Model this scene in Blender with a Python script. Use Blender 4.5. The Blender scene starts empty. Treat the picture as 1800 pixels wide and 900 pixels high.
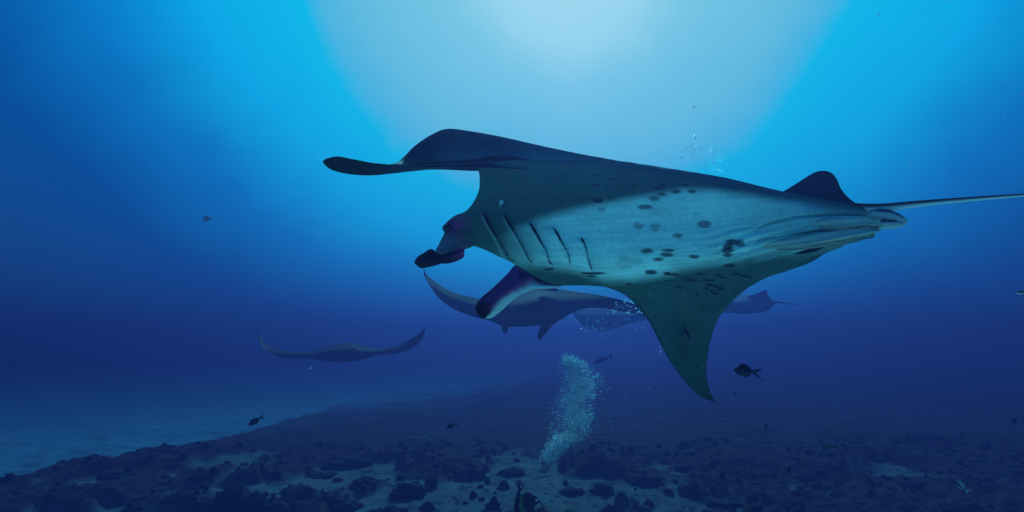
import bpy, bmesh, math, random
import numpy as np
from mathutils import Vector, Matrix
random.seed(7); np.random.seed(7)
R = math.radians
scn = bpy.context.scene
C = scn.collection

# ------------------------------------------------------------------ camera
CAM = np.array([0.0, 0.0, 3.6]); PITCH = R(9.5)
cd = bpy.data.cameras.new('camera'); cam = bpy.data.objects.new('camera', cd); C.objects.link(cam)
cam.location = CAM; cam.rotation_euler = (R(90)+PITCH, 0, 0)
cd.sensor_width = 36; cd.lens = 18; cd.clip_start = .05; cd.clip_end = 500
scn.camera = cam
def P(px, py, d):
    """point seen at photo pixel (px, py) at depth d metres along the view axis"""
    a = (px-900)/900.; b = (450-py)/900.
    c, s = math.cos(PITCH), math.sin(PITCH)
    return CAM + d*np.array([a, c-b*s, s+b*c])
def on_floor(px, py, z=0.0):
    v = P(px, py, 1.)-CAM; t = (z-CAM[2])/v[2]; return CAM+v*t

# ------------------------------------------------------------------ light
sv = P(1000, -45, 1.)-CAM; SUN = sv/np.linalg.norm(sv)
w = bpy.data.worlds.new('World'); scn.world = w; w.use_nodes = True
nt = w.node_tree; N = nt.nodes; L = nt.links
for n in list(N): N.remove(n)
def nd(t, **k):
    n = N.new(t)
    for a, b in k.items(): setattr(n, a, b)
    return n
def mth(op, a, b=None, clamp=False):
    n = nd('ShaderNodeMath', operation=op, use_clamp=clamp)
    for i, v in enumerate((a, b)):
        if v is None: continue
        if isinstance(v, (int, float)): n.inputs[i].default_value = v
        else: L.new(v, n.inputs[i])
    return n.outputs[0]
tc = nd('ShaderNodeTexCoord')
nrm = nd('ShaderNodeVectorMath', operation='NORMALIZE'); L.new(tc.outputs['Generated'], nrm.inputs[0])
dot = nd('ShaderNodeVectorMath', operation='DOT_PRODUCT'); L.new(nrm.outputs[0], dot.inputs[0]); dot.inputs[1].default_value = SUN
ang = mth('DIVIDE', mth('ARCCOSINE', mth('MINIMUM', dot.outputs['Value'], .99999)), math.pi)   # 0 at the sun .. 1 opposite
sep = nd('ShaderNodeSeparateXYZ'); L.new(nrm.outputs[0], sep.inputs[0])
low = mth('MULTIPLY', mth('MAXIMUM', mth('SUBTRACT', .75, sep.outputs['Z']), 0.), .06)
wn = nd('ShaderNodeTexNoise'); wn.inputs['Scale'].default_value = 7; wn.inputs['Detail'].default_value = 8; L.new(nrm.outputs[0], wn.inputs['Vector'])
t = mth('ADD', mth('ADD', ang, low), mth('MULTIPLY', mth('SUBTRACT', wn.outputs['Fac'], .5), .035))
ramp = nd('ShaderNodeValToRGB'); L.new(t, ramp.inputs[0])
stops = [(0.0,(.40,.76,.76)),(.045,(.34,.71,.74)),(.075,(.20,.61,.70)),(.125,(.13,.55,.72)),(.146,(.075,.51,.76)),(.160,(.0,.53,.84)),
         (.20,(.0,.45,.86)),(.25,(0,.21,.60)),(.30,(0,.09,.36)),(.38,(.008,.09,.30)),(.55,(.008,.15,.38)),(1,(.008,.18,.38))]  # end stops raised behind the camera, an added fill for the ray's belly
cr = ramp.color_ramp
while len(cr.elements) < len(stops): cr.elements.new(.5)
for e, (p, c) in zip(cr.elements, stops): e.position = p; e.color = (*c, 1)
bg = nd('ShaderNodeBackground'); L.new(ramp.outputs[0], bg.inputs[0]); bg.inputs[1].default_value = WORLD = 1.05
out = nd('ShaderNodeOutputWorld'); L.new(bg.outputs[0], out.inputs[0])

sl = bpy.data.lights.new('sun', 'SUN'); so = bpy.data.objects.new('sun', sl); C.objects.link(so)
sl.energy = 5.0; sl.angle = R(3); sl.color = (.20, .92, 1.0)
so.rotation_euler = Vector(-SUN).to_track_quat('-Z', 'Y').to_euler()
scn.view_settings.view_transform = 'Standard'; scn.view_settings.look = 'None'
scn.view_settings.exposure = 0; scn.view_settings.gamma = 1
scn.cycles.volume_bounces = 1; scn.cycles.max_bounces = 5
scn.cycles.sample_clamp_indirect = 3

# ------------------------------------------------------------------ helpers
def tag(o, label=None, cat=None, group=None, kind=None):
    for k, v in (('label', label), ('category', cat), ('group', group), ('kind', kind)):
        if v: o[k] = v
    return o
def mesh_obj(name, verts, faces, mat, parent=None, smooth=True):
    me = bpy.data.meshes.new(name)
    verts = np.asarray(verts, np.float32)
    if isinstance(faces, np.ndarray):
        nf, k = faces.shape
        me.vertices.add(len(verts)); me.vertices.foreach_set('co', verts.ravel())
        me.loops.add(nf*k); me.loops.foreach_set('vertex_index', faces.ravel().astype(np.int32))
        me.polygons.add(nf); me.polygons.foreach_set('loop_start', np.arange(0, nf*k, k, dtype=np.int32))
        me.update(calc_edges=True)
    else:
        me.from_pydata([tuple(v) for v in verts], [], faces); me.update()
    if smooth: me.polygons.foreach_set('use_smooth', np.ones(len(me.polygons), bool))
    me.materials.append(mat)
    o = bpy.data.objects.new(name, me); C.objects.link(o)
    if parent: o.parent = parent
    return o
def empty(name, loc=(0, 0, 0)):
    o = bpy.data.objects.new(name, None); o.location = loc; o.empty_display_size = .2; C.objects.link(o); return o
def grid_faces(n, m, off=0, flip=False):
    i, j = np.meshgrid(np.arange(n-1), np.arange(m-1), indexing='ij')
    a = (i*m+j).ravel()+off
    q = np.stack([a, a+m, a+m+1, a+1], 1)
    return q[:, ::-1] if flip else q
def vnoise(x, y, seed=0):
    """smooth value noise on arrays, -1..1"""
    xi = np.floor(x).astype(np.int64); yi = np.floor(y).astype(np.int64)
    fx = x-xi; fy = y-yi; fx = fx*fx*(3-2*fx); fy = fy*fy*(3-2*fy)
    def h(a, b):
        n = (a*374761393+b*668265263+seed*1442695041) & 0xffffffff
        n = ((n ^ (n >> 13))*1274126177) & 0xffffffff
        return ((n ^ (n >> 16)) & 0xffff)/32767.5-1
    return (h(xi, yi)*(1-fx)+h(xi+1, yi)*fx)*(1-fy)+(h(xi, yi+1)*(1-fx)+h(xi+1, yi+1)*fx)*fy
def fbm(x, y, o=4, seed=0):
    s = 0; a = 1; tt = 0
    for k in range(o): s = s+a*vnoise(x*2**k, y*2**k, seed+k); tt += a; a *= .5
    return s/tt
def mixc(a, b, k): return np.asarray(a)*(1-k[..., None])+np.asarray(b)*k[..., None]
def sst(a, b, x):
    t = np.clip((x-a)/(b-a), 0, 1); return t*t*(3-2*t)
def material(name, base=(.5, .5, .5), rough=.6, spec=.3, attr=None, scale=6, amount=.25, bump=.0, bump_scale=30, dark=None):
    m = bpy.data.materials.new(name); m.use_nodes = True
    t = m.node_tree; b = t.nodes['Principled BSDF']
    b.inputs['Roughness'].default_value = rough; b.inputs['Specular IOR Level'].default_value = spec
    co = t.nodes.new('ShaderNodeTexCoord')
    no = t.nodes.new('ShaderNodeTexNoise'); no.inputs['Scale'].default_value = scale; no.inputs['Detail'].default_value = 6
    no.inputs['Roughness'].default_value = .65
    t.links.new(co.outputs['Object'], no.inputs['Vector'])
    mr = t.nodes.new('ShaderNodeMapRange'); mr.inputs['From Min'].default_value = .3; mr.inputs['From Max'].default_value = .7
    mr.inputs['To Min'].default_value = 1-amount; mr.inputs['To Max'].default_value = 1+amount
    t.links.new(no.outputs['Fac'], mr.inputs['Value'])
    mx = t.nodes.new('ShaderNodeVectorMath'); mx.operation = 'SCALE'
    if attr:
        at = t.nodes.new('ShaderNodeAttribute'); at.attribute_name = attr
        t.links.new(at.outputs['Color'], mx.inputs[0])
    else: mx.inputs[0].default_value = base
    t.links.new(mr.outputs[0], mx.inputs['Scale'])
    t.links.new(mx.outputs[0], b.inputs['Base Color'])
    if bump:
        n2 = t.nodes.new('ShaderNodeTexNoise'); n2.inputs['Scale'].default_value = bump_scale; n2.inputs['Detail'].default_value = 5
        t.links.new(co.outputs['Object'], n2.inputs['Vector'])
        bp = t.nodes.new('ShaderNodeBump'); bp.inputs['Strength'].default_value = bump; bp.inputs['Distance'].default_value = .02
        t.links.new(n2.outputs['Fac'], bp.inputs['Height']); t.links.new(bp.outputs[0], b.inputs['Normal'])
    return m

# ------------------------------------------------------------------ water volume
def haze():
    x, y0, y1, z0, z1 = 75, -6.5, 95, -3.5, 3.6+2.6  # ends close behind the camera so the added fill reaches the belly
    v = [(-x, y0, z0), (x, y0, z0), (x, y1, z0), (-x, y1, z0), (-x, y0, z1), (x, y0, z1), (x, y1, z1), (-x, y1, z1)]
    f = [(0, 3, 2, 1), (4, 5, 6, 7), (0, 1, 5, 4), (1, 2, 6, 5), (2, 3, 7, 6), (3, 0, 4, 7)]
    m = bpy.data.materials.new('sea_water'); m.use_nodes = True; t = m.node_tree
    for n in list(t.nodes): t.nodes.remove(n)
    o = t.nodes.new('ShaderNodeOutputMaterial'); p = t.nodes.new('ShaderNodeVolumePrincipled')
    p.inputs['Color'].default_value = (.082, .062, .245, 1)
    p.inputs['Absorption Color'].default_value = (.0, .0, .0, 1)
    p.inputs['Density'].default_value = .047; p.inputs['Anisotropy'].default_value = .64
    t.links.new(p.outputs[0], o.inputs['Volume'])
    h = mesh_obj('haze', v, f, m, smooth=False); tag(h, kind='stuff')
haze()

# ------------------------------------------------------------------ sea floor
EDGE = [on_floor(-900, 905), on_floor(0, 862), on_floor(110, 838), on_floor(260, 812), on_floor(400, 775), on_floor(520, 735)]
EX = np.array([e[0] for e in EDGE]); EY = np.array([e[1] for e in EDGE])
EX = np.append(EX, [EX[-1]+3, EX[-1]+9, EX[-1]+20]); EY = np.append(EY, [EY[-1]+5, EY[-1]+16, EY[-1]+60])
def rubble_mask(x, y):
    rub = fbm(x*.5+3, y*.42, 5, 21)+.35*fbm(x*2.2, y*1.9, 4, 22)
    return sst(-.10, .12, rub-.10+.42*np.clip((x-1)/8, 0, 1)+.6*np.clip((y-13.5)/5, 0, 1)-.6*sst(10.5, 8, y)-.34*sst(14.2, 12.6, y)*sst(1.5, -2, x)*sst(-13, -7, x))
def floor_height(x, y):
    reef = np.clip((np.interp(x, EX, EY, right=200)-y+3.2*fbm(x*.30, y*.30, 3, 72))/(5+2.2*np.clip(y-14, 0, 12))+.5+.45*fbm(x*.6, y*.6, 4, 71)*(1-.5*sst(15, 22, y)), 0, 1)   # 1 on the near reef flat, 0 on the sand beyond its edge
    reef = reef*reef*(3-2*reef); rub = rubble_mask(x, y)*reef; fade = 1-.60*sst(14, 21, y)
    h = .22*fbm(x*.12, y*.12, 3, 3)+.03*fbm(x*1.1, y*1.1, 3, 5)
    h = h+fade*rub*(.16+.42*fbm(x*.45, y*.6, 5, 11)+.16*np.abs(fbm(x*3.1, y*3.1, 3, 12))+.05*fbm(x*9, y*9, 2, 13))
    h = h+np.interp(y, [11.5, 12.5, 14, 16, 20, 26, 35, 60, 93], [0, .12, .22, .30, .30, .2, .1, 0, -.2])*reef-.40*(1-reef)
    return h, reef
def ground(x, y): return float(floor_height(np.array([x], float), np.array([y], float))[0][0])
def on_ground(px, py):
    z = 0.
    for _ in range(12): p = on_floor(px, py, z); z = .5*z+.5*ground(p[0], p[1])
    return p
def sea_floor():
    u = np.linspace(-1, 1, 620); X = 74*(.17*u+.83*np.sign(u)*np.abs(u)**3.0)
    v = np.linspace(0, 1, 560); Y = np.concatenate([np.linspace(-6.2, 5, 20)[:-1], 5+88.5*(.17*v+.83*v**2.6)])
    x, y = np.meshgrid(X, Y, indexing='ij')
    h, reef = floor_height(x, y)
    k = (rubble_mask(x, y)*reef)[..., None]
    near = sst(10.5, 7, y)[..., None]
    sand = np.array([.080, .090, .098])*(1-near)+np.array([.66, .72, .66])*near  # near sand out of view is made bright to bounce light onto the belly
    sand = sand*reef[..., None]+np.array([.08, .23, .36])*(1-reef[..., None])  # far sand tinted blue, the water's haze put into its colour
    rock = np.array([.040, .013, .018])*(1+.5*fbm(x*1.7, y*1.7, 3, 41))[..., None]
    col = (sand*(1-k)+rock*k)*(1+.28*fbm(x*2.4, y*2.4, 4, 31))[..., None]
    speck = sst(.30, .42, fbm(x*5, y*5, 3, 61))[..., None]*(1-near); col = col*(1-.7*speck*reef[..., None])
    m = material('reef_sand', rough=.95, spec=.05, attr='pigment_and_light', scale=3, amount=.3, bump=.6, bump_scale=8)
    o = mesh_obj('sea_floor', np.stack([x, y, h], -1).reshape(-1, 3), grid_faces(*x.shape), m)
    ca = o.data.color_attributes.new('pigment_and_light', 'FLOAT_COLOR', 'POINT')
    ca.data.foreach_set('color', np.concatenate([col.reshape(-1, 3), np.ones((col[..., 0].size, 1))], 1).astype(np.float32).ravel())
    tag(o, kind='structure')
sea_floor()

# ------------------------------------------------------------------ smooth sheets (rays, fins)
def spline(c, n):
    """Catmull-Rom through control points c[K, ...] sampled n times"""
    c = np.asarray(c, float); K = len(c)
    e = np.concatenate([[2*c[0]-c[1]], c, [2*c[-1]-c[-2]]])
    s = np.linspace(0, K-1, n); i = np.minimum(s.astype(int), K-2); f = (s-i).reshape((-1,)+(1,)*(c.ndim-1))
    a, b, d, g = e[i], e[i+1], e[i+2], e[i+3]
    return .5*(2*b+(d-a)*f+(2*a-5*b+4*d-g)*f**2+(3*b-a-3*d+g)*f**3)
def lay(rows, nu, nv):
    """rows of (px, py, depth) -> pixel grid and world grid, nu x nv"""
    fine = np.stack([spline(r, nv) for r in rows]); g = spline(fine, nu)
    return g
def to_world(g):
    a = (g[..., 0]-900)/900.; b = (450-g[..., 1])/900.; c, s = math.cos(PITCH), math.sin(PITCH)
    return CAM+g[..., 2:3]*np.stack([a, c-b*s, s+b*c], -1)
def normals(W, toward):
    du = np.gradient(W, axis=0); dv = np.gradient(W, axis=1); n = np.cross(du, dv)
    n /= np.linalg.norm(n, axis=-1, keepdims=True)+1e-12
    if (n*(toward-W)).sum(-1).mean() < 0: n = -n
    return n
def smooth_field(n, k=4):
    for _ in range(k):
        p = np.pad(n, ((1, 1), (1, 1), (0, 0)), mode='edge')
        n = (p[:-2, 1:-1]+p[2:, 1:-1]+p[1:-1, :-2]+p[1:-1, 2:]+2*n)/6
    return n/(np.linalg.norm(n, axis=-1, keepdims=True)+1e-12)
def sheet(name, W, T, mat, parent, near=None, col=None, colback=None):
    """closed skin: near surface W, far surface W - n*T ; T must vanish on the border"""
    nu, nv = W.shape[:2]
    n = smooth_field(normals(W, CAM), 10)
    B = W-n*T[..., None]
    V = np.concatenate([W.reshape(-1, 3), B.reshape(-1, 3)])
    F = np.concatenate([grid_faces(nu, nv), grid_faces(nu, nv, nu*nv, True)])
    # make the near side face the camera
    q = F[len(F)//4]; a = V[q]; fn = np.cross(a[1]-a[0], a[2]-a[0])
    if (fn*(CAM-a[0])).sum() < 0: F = F[:, ::-1]
    o = mesh_obj(name, V, np.ascontiguousarray(F), mat, parent)
    if col is not None:
        cb = col if colback is None else colback
        cc = np.concatenate([np.broadcast_to(col, W.shape).reshape(-1, 3), np.broadcast_to(cb, W.shape).reshape(-1, 3)])
        ca = o.data.color_attributes.new('pigment_and_light', 'FLOAT_COLOR', 'POINT')
        ca.data.foreach_set('color', np.concatenate([cc, np.ones((len(cc), 1))], 1).astype(np.float32).ravel())
    bm = bmesh.new(); bm.from_mesh(o.data); bmesh.ops.remove_doubles(bm, verts=bm.verts, dist=2e-5); bm.to_mesh(o.data); bm.free()
    o.data.polygons.foreach_set('use_smooth', np.ones(len(o.data.polygons), bool))
    return o
def uv(nu, nv): return np.meshgrid(np.linspace(0, 1, nu), np.linspace(0, 1, nv), indexing='ij')
def edge_profile(nu, nv, p=.5, ends=True):
    u, v = uv(nu, nv); t = np.clip(4*v*(1-v), 0, 1)**p
    if ends: t = t*np.clip(np.minimum(u, 1-u)/.03, 0, 1)**.5
    return t
def rebase(root, parts):
    """parts were built in world coordinates: keep them in place under the root"""
    mi = Matrix.Translation(root.location).inverted()
    for p in parts: p.data.transform(mi)
def tube(name, path, rad, mat, parent, seg=10, col=None, flat=1.0):
    """round section along world path; col(angle, s) optional"""
    path = np.asarray(path); n = len(path); t = np.gradient(path, axis=0); t /= np.linalg.norm(t, axis=1, keepdims=True)
    up = np.array([0, 0, 1.]); s = np.cross(t, up); s /= np.linalg.norm(s, axis=1, keepdims=True)+1e-9; b = np.cross(s, t)
    a = np.linspace(0, 2*np.pi, seg, endpoint=False); rad = np.broadcast_to(rad, (n,))
    V = path[:, None]+rad[:, None, None]*(np.cos(a)[None, :, None]*s[:, None]*flat+np.sin(a)[None, :, None]*b[:, None])
    F = [(i*seg+j, i*seg+(j+1) % seg, (i+1)*seg+(j+1) % seg, (i+1)*seg+j) for i in range(n-1) for j in range(seg)]
    F += [tuple(range(seg))[::-1], tuple((n-1)*seg+j for j in range(seg))]
    o = mesh_obj(name, V.reshape(-1, 3), F, mat, parent)
    if col is not None:
        cc = col(np.broadcast_to(np.sin(a)[None], (n, seg)), np.broadcast_to(np.linspace(0, 1, n)[:, None], (n, seg)))
        ca = o.data.color_attributes.new('pigment_and_light', 'FLOAT_COLOR', 'POINT')
        ca.data.foreach_set('color', np.concatenate([cc.reshape(-1, 3), np.ones((n*seg, 1))], 1).astype(np.float32).ravel())
    return o

skin = material('ray_skin', rough=.78, spec=.10, attr='pigment_and_light', scale=38, amount=.10, bump=.25, bump_scale=90)
skin_dark = material('ray_skin_dark', (.018, .014, .022), rough=.5, spec=.3, scale=10, amount=.3, bump=.2, bump_scale=60)
slit_m = material('gill_dark', (.004, .004, .006), rough=.8, spec=.05, scale=20)

# ------------------------------------------------------------------ the large ray in front
ROWS = [
 [(567.5,285),(568,284),(568,283)],
 [(571,290),(573,284),(576,278.5)],
 [(584,299),(588,287),(594,275)],
 [(612,306),(617,293),(622,280)],
 [(650,308.5),(656,298),(662,287)],
 [(686,305.5),(690,297),(694,289.5),(695,288.5,.02),(696,287.5,.04),(698,285.5,.07)],
 [(722,301.5),(730,295),(738,289),(736,293,.2),(724,274,.33),(728,257.5,.38)],
 [(757,298),(768,292),(780,287.5),(778,292,.25),(757,264,.42),(756,238,.45)],
 [(795,295),(812,290),(830,286),(829,292,.25),(802,258,.42),(786,226.5,.45)],
 [(833,293),(855,287),(880,283.5),(884,289,.20),(854,258,.34),(826,230.5,.40)],
 [(841.5,303),(880,292),(925,281.5),(935,281,.08),(920,262,.20),(882,240.5,.30)],
 [(843,318),(900,306),(965,290),(992,281,.03),(988,272,.10),(962,258.5,.18)],
 [(841.5,335),(920,322),(1010,303),(1060,290),(1072,285,.04),(1052,276.5,.08)],
 [(833,354),(930,340),(1040,322),(1130,307),(1168,300,.02),(1165,294,.05)],
 [(819,371),(930,360),(1060,345),(1180,330),(1245,321),(1275,312.5,.04)],
 [(798,380),(920,380),(1070,370),(1220,355),(1330,343),(1372,335.5,.03)],
 [(780,397),(900,402),(1080,395),(1250,382),(1385,363),(1452,350,.03)],
 [(787,413),(900,420),(1080,415),(1270,400),(1420,380),(1500,361,.02)],
 [(812,430),(920,433),(1100,432),(1290,416),(1440,394),(1524,371)],
 [(838,434),(935,442),(1110,447),(1300,428),(1450,403),(1530,381)],
 [(868,445.5),(950,453),(1120,460),(1310,440),(1455,412),(1532,390)],
 [(893,458.5),(970,466),(1130,472),(1310,452),(1450,421),(1528,399)],
 [(906,467),(985,480),(1140,484),(1310,464),(1440,432),(1512,410)],
 [(918,486),(1000,490),(1145,495),(1300,474),(1420,443),(1492,423)],
 [(940,501),(1015,498),(1150,507),(1290,485),(1400,457),(1470,438)],
 [(990,502),(1060,503),(1170,517),(1280,496),(1370,470),(1432,457)],
 [(1042,501),(1100,511),(1185,530),(1265,512),(1330,488),(1385,475)],
 [(1080,510),(1130,527),(1195,548),(1255,530),(1305,507),(1342,491)],
 [(1108,526),(1150,548),(1203,568),(1245,552),(1278,532),(1303,515)],
 [(1135,556),(1170,575),(1208,592),(1240,580),(1264,558)],
 [(1155,592),(1185,607),(1215,618),(1237,610),(1250,596)],
 [(1175,630),(1200,640),(1225,646),(1244,634)],
 [(1197,662),(1213,668),(1230,670),(1242.5,662)],
 [(1220,688),(1231,690),(1240,689),(1247,684)],
 [(1240,701),(1245,700.5),(1249,699),(1252,697)],
 [(1257,707),(1257,706.7),(1257,706.4)]]
def main_depth(px, py, r, v):
    s = (430-py)/140.
    d = 2.70+.0005*(px-870)-.25*s
    d -= .0012*max(0, 850-px)*(1 if r < 11 else 0)
    d -= .20*math.sin(math.pi*min(1, max(0, v)))**.8*math.exp(-((r-20)/5.0)**2)
    return d
SPOTS = [(1051,352,8,4,1),(1057,368.6,7,3,.5),(1151,349,9,4,.7),(1163,342,7,3,.8),(1134,363.7,11,4,.8),(1188,337,8,3,.9),(1216,336.5,7,2.3,.9),
 (1157,330,7,2,1),(1205,326,6,1.8,1),(1164,314,5,1.6,1),(1164,325,5,1.6,1),(1115,325,6,2,1),(1045,326,9,2,1),(1051,309,5,1.5,1),(1074,315,5,1.6,1),
 (1122,397,7.5,5,.5),(1151.5,399.5,8,6,.5),(1238,394,11,5.5,.75),(1191,414,8,4,.7),(1137,441,9.5,4.5,.85),(1174,440,10,3,.9),(1172,448,10,3.2,.9),(1157,456,9.5,3,.9),
 (1220,451.5,8,3,.9),(1280,433,9,5,.95),(1288,426,10,5,.95),(1301,427,8,6,.8),(1278.6,440.5,9,4.3,.9),(1278.6,448.5,9,3.4,.95),(1144.5,478.6,10,3.6,1),(1175,481,9,2.4,1),
 (1189,482.5,7,2,.9),(1281,467,9,2.4,.9),(1231.5,481,6,1.5,.9),(1262,483.6,8,2,1),(1272,488,6,1.5,1),(1296,481.5,8,2.3,1),(1308,484.5,7,1.8,1),(1317,487,6,1.5,1),
 (1206,489,8,1.3,.9),(1214.6,493,9,2,1),(1246,492.5,11,1.7,1),(1175,493,6,1.5,.9),(1195,505,5.5,1.7,1),(1106,499.6,5,1.7,1),(1226,517,3.5,1.8,1),(1236,545,4,2,.8),
 (1247,501,7,2,1),(1258,504,6,2,1),(1266,508,6,1.8,1),(1243,508,4,1.6,1),(1252,511,5,1.6,1),(1260,515,4,1.6,1),(1240,514,4,1.5,1),(1253,516,6,1.6,1),(1268,503,5,1.2,.9),
 (1359,456,7,2,1),(1373.5,450,8,1.6,1),(965,473,10,1.8,1),(1042,480,20,2,1),(1040,485,9,1.5,1),(1098,463,14,10,.25),(1120,459,9,6,.3),(1075,347,5,1.5,.4)]
SLITS = [[(848.5,373),(855,388),(863,402),(878,424),(892,446),(898,452),(907,456)],
 [(885,376),(893,392),(901,404),(917,430),(926,446),(930,453),(939,459)],
 [(928,388),(937,404),(946,420),(958,438),(964,452),(965,458),(972,462)],
 [(972,399),(979,414),(986,426),(996,442),(1000,452),(1001,461)],
 [(1019,417),(1024,426),(1029,438),(1032,452),(1039,470)]]
def front_ray():
    rows = []
    for r, row in enumerate(ROWS):
        n = len(row); rows.append([(p[0], p[1], main_depth(p[0], p[1], r, i/(n-1))+(p[3-1] if len(p) > 2 else 0)) for i, p in enumerate(row)])
    nu, nv = 620, 300
    G = lay(rows, nu, nv); px, py = G[..., 0], G[..., 1]
    u, v = uv(nu, nv); rr = u*(len(ROWS)-1)
    W = to_world(G); n = smooth_field(normals(W, CAM), 6)
    # gill flaps: the skin rises towards each slit and drops behind it
    lift = np.zeros_like(px); rim = np.zeros_like(px)
    for sl_ in SLITS:
        a = np.array(sl_[:5]); x = np.interp(py, a[:, 1], a[:, 0]); dx = x-px
        rng = sst(a[0, 1]-4, a[0, 1]+10, py)*sst(a[-1, 1]+10, a[-1, 1]-4, py)
        lift += np.where(dx > 0, .026*np.exp(-(dx/15)**1.5), -.006*np.exp(dx/3))*rng
        rim = rim+np.exp(-((dx-3)/2.2)**2)*rng
    # folds beside the pelvic fins, gentle ribbing of the wing, ridge below the gills
    fold = .009*np.sin((py+.28*(px-1300))*.42)*sst(1210, 1330, px)*sst(1520, 1460, px)*sst(392, 412, py)*sst(490, 450, py)
    for cr_ in (((1318,410),(1350,395),(1398,382.5),(1445,378.5),(1490,377.5),(1530,380)), ((1320,432),(1345,422),(1400,413),(1450,406),(1495,401),(1530,402))):
        cr_ = np.array(cr_, float); fold = fold-.028*np.exp(-((py-np.interp(px, cr_[:, 0], cr_[:, 1])+1.0)/2.2)**2)*sst(1310, 1350, px)*sst(1540, 1525, px)
    fold += .010*np.exp(-((py-(462+(px-940)*.09))/2.2)**2)*sst(925, 945, px)*sst(1065, 1040, px)
    fold += .0022*fbm(px*.012, (py+.1*px)*.22, 3, 9)*sst(900, 1000, px)
    fold -= .05*np.exp(-((px-1208-(py-560)*.14)/22)**2)*sst(520, 570, py)*sst(690, 620, py)
    # socket swelling behind the eye
    fold += .03*np.exp(-((px-800)/14)**2-((py-396)/9)**2)
    W = W+n*(lift+fold)[..., None]
    body = np.exp(-((rr-17.5)/5.5)**2)
    T = (.008+.03*sst(9, 12, rr)*sst(35, 27, rr)+.26*body)*edge_profile(nu, nv, .6)
    T = np.minimum(T, .02+.5*T)
    # skin colours; the shade of the upper wing band is painted into them
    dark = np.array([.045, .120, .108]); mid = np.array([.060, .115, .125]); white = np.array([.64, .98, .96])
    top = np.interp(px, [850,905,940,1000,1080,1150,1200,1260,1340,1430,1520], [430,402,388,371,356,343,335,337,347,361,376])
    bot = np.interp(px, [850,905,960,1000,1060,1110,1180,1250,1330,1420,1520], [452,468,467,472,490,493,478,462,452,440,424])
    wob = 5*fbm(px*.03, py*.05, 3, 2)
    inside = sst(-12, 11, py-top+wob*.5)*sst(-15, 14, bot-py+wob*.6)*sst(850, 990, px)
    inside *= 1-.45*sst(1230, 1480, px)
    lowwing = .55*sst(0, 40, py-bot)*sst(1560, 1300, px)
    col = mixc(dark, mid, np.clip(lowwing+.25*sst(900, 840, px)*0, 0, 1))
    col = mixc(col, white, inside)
    ridge = np.exp(-((py-(461+(px-940)*.10))/1.6)**2)*sst(932, 940, px)*sst(1062, 1045, px); col = mixc(col, [.85, .98, .95], ridge*.6)  # highlight on the ridge below the gills, painted pale
    strk = fbm(px*.012, (py+.06*px)*.5, 3, 77); col = col*(1+.20*strk*inside+.22*fbm(px*.02, py*.03, 4, 6))[..., None]
    flk = sst(.50, .60, fbm(px*.16, py*.22, 3, 91)); col = mixc(col, [.55, .8, .8], flk*.09)
    flk = sst(.52, .60, fbm(px*.05, (py+.35*px)*.6, 2, 93)); col = mixc(col, [.10, .16, .17], flk*.30*inside)
    for (a, b, rx, ry, k) in SPOTS:
        q = ((px-a+3.5*fbm(px*.12, py*.3, 3, 5))/(rx*1.12))**2+((py-b+1.5*fbm(px*.15, py*.25, 3, 15))/(ry*1.15))**2
        m = sst(1.5, .45, q)*k*.93
        m = m*(np.hypot(px-a, py-b) < 40); col = mixc(col, [.016, .022, .030], m)
    bk = (rr < 14)*np.exp(-((v-.66)/.10)**2)*sst(6.6, 7.6, rr)*sst(13, 9, rr); col = mixc(col, [.26, .30, .30], bk*.8)  # wing back painted lighter by the crease, imitating its highlight
    col = mixc(col, [.75, .85, .80], np.clip(rim, 0, 1)*.35)
    # dark tips and margins, brown eye patch
    edge = (sst(.07, .0, v)+.8*sst(.95, 1, v)+sst(31, 35, rr))*sst(24, 28, rr)*.75+sst(8.5, 4, rr)*.9
    col = mixc(col, [.012, .012, .016], np.clip(edge, 0, 1))
    eye = np.exp(-((px-797)/22)**2-((py-392)/13)**2); col = mixc(col, [.42, .06, .20], np.clip(eye*1.2, 0, 1)); pup = np.exp(-((px-790)/7)**2-((py-400)/6)**2); col = mixc(col, [.01, .004, .01], np.clip(pup*1.5, 0, 1))
    pale = np.exp(-((px-806)/16)**2-((py-424)/9)**2)*.5; col = mixc(col, [.25, .17, .25], pale)
    back = np.broadcast_to(np.array([.02, .02, .025]), W.shape)
    root = empty('manta_ray', tuple(P(1150, 420, 2.75)))
    tag(root, 'huge manta ray in the foreground showing its spotted pale belly and gill slits', 'manta ray', 'manta rays swimming over the reef')
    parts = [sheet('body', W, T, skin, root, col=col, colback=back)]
    # look-up of the belly surface for things that sit on it
    flatpx = np.stack([px.ravel(), py.ravel()], 1); Wf = W.reshape(-1, 3); nf = n.reshape(-1, 3)
    sel = (rr.ravel() > 11)
    fp, Wf, nf = flatpx[sel], Wf[sel], nf[sel]
    def on_skin(x, y, off=0.): i = ((fp-[x, y])**2).sum(1).argmin(); return Wf[i]+nf[i]*off
    for k, sl_ in enumerate(SLITS):
        c = spline(np.array(sl_), 26); dpt = np.gradient(c, axis=0); dpt /= np.linalg.norm(dpt, axis=1, keepdims=True)
        s = np.linspace(0, 1, 26)
        wd = .75+2.0*np.exp(-((s-.16)/.16)**2)*(1 if k < 4 else .8)+(1.0*np.exp(-((s-.90)/.07)**2) if k < 3 else 0)+(.3 if k == 2 else 0); wd *= np.minimum(1, np.minimum(s, 1-s)/.05)+.05
        A = np.array([on_skin(*(c[i]+[.8, 0]), .015) for i in range(26)])
        for q in range(3): A[1:-1] = (A[:-2]+A[2:]+A[1:-1])/3
        sc = 2.65/900
        side = np.array([1, 0, 0.])
        Wg = np.stack([A-side*wd[:, None]*sc*q+np.array([0, -.006, 0])*(1-abs(q)) for q in (-1, -.5, 0, .5, 1)], 1)
        for q in range(3): Wg[1:-1] = (Wg[:-2]+Wg[2:]+2*Wg[1:-1])/4
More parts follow.
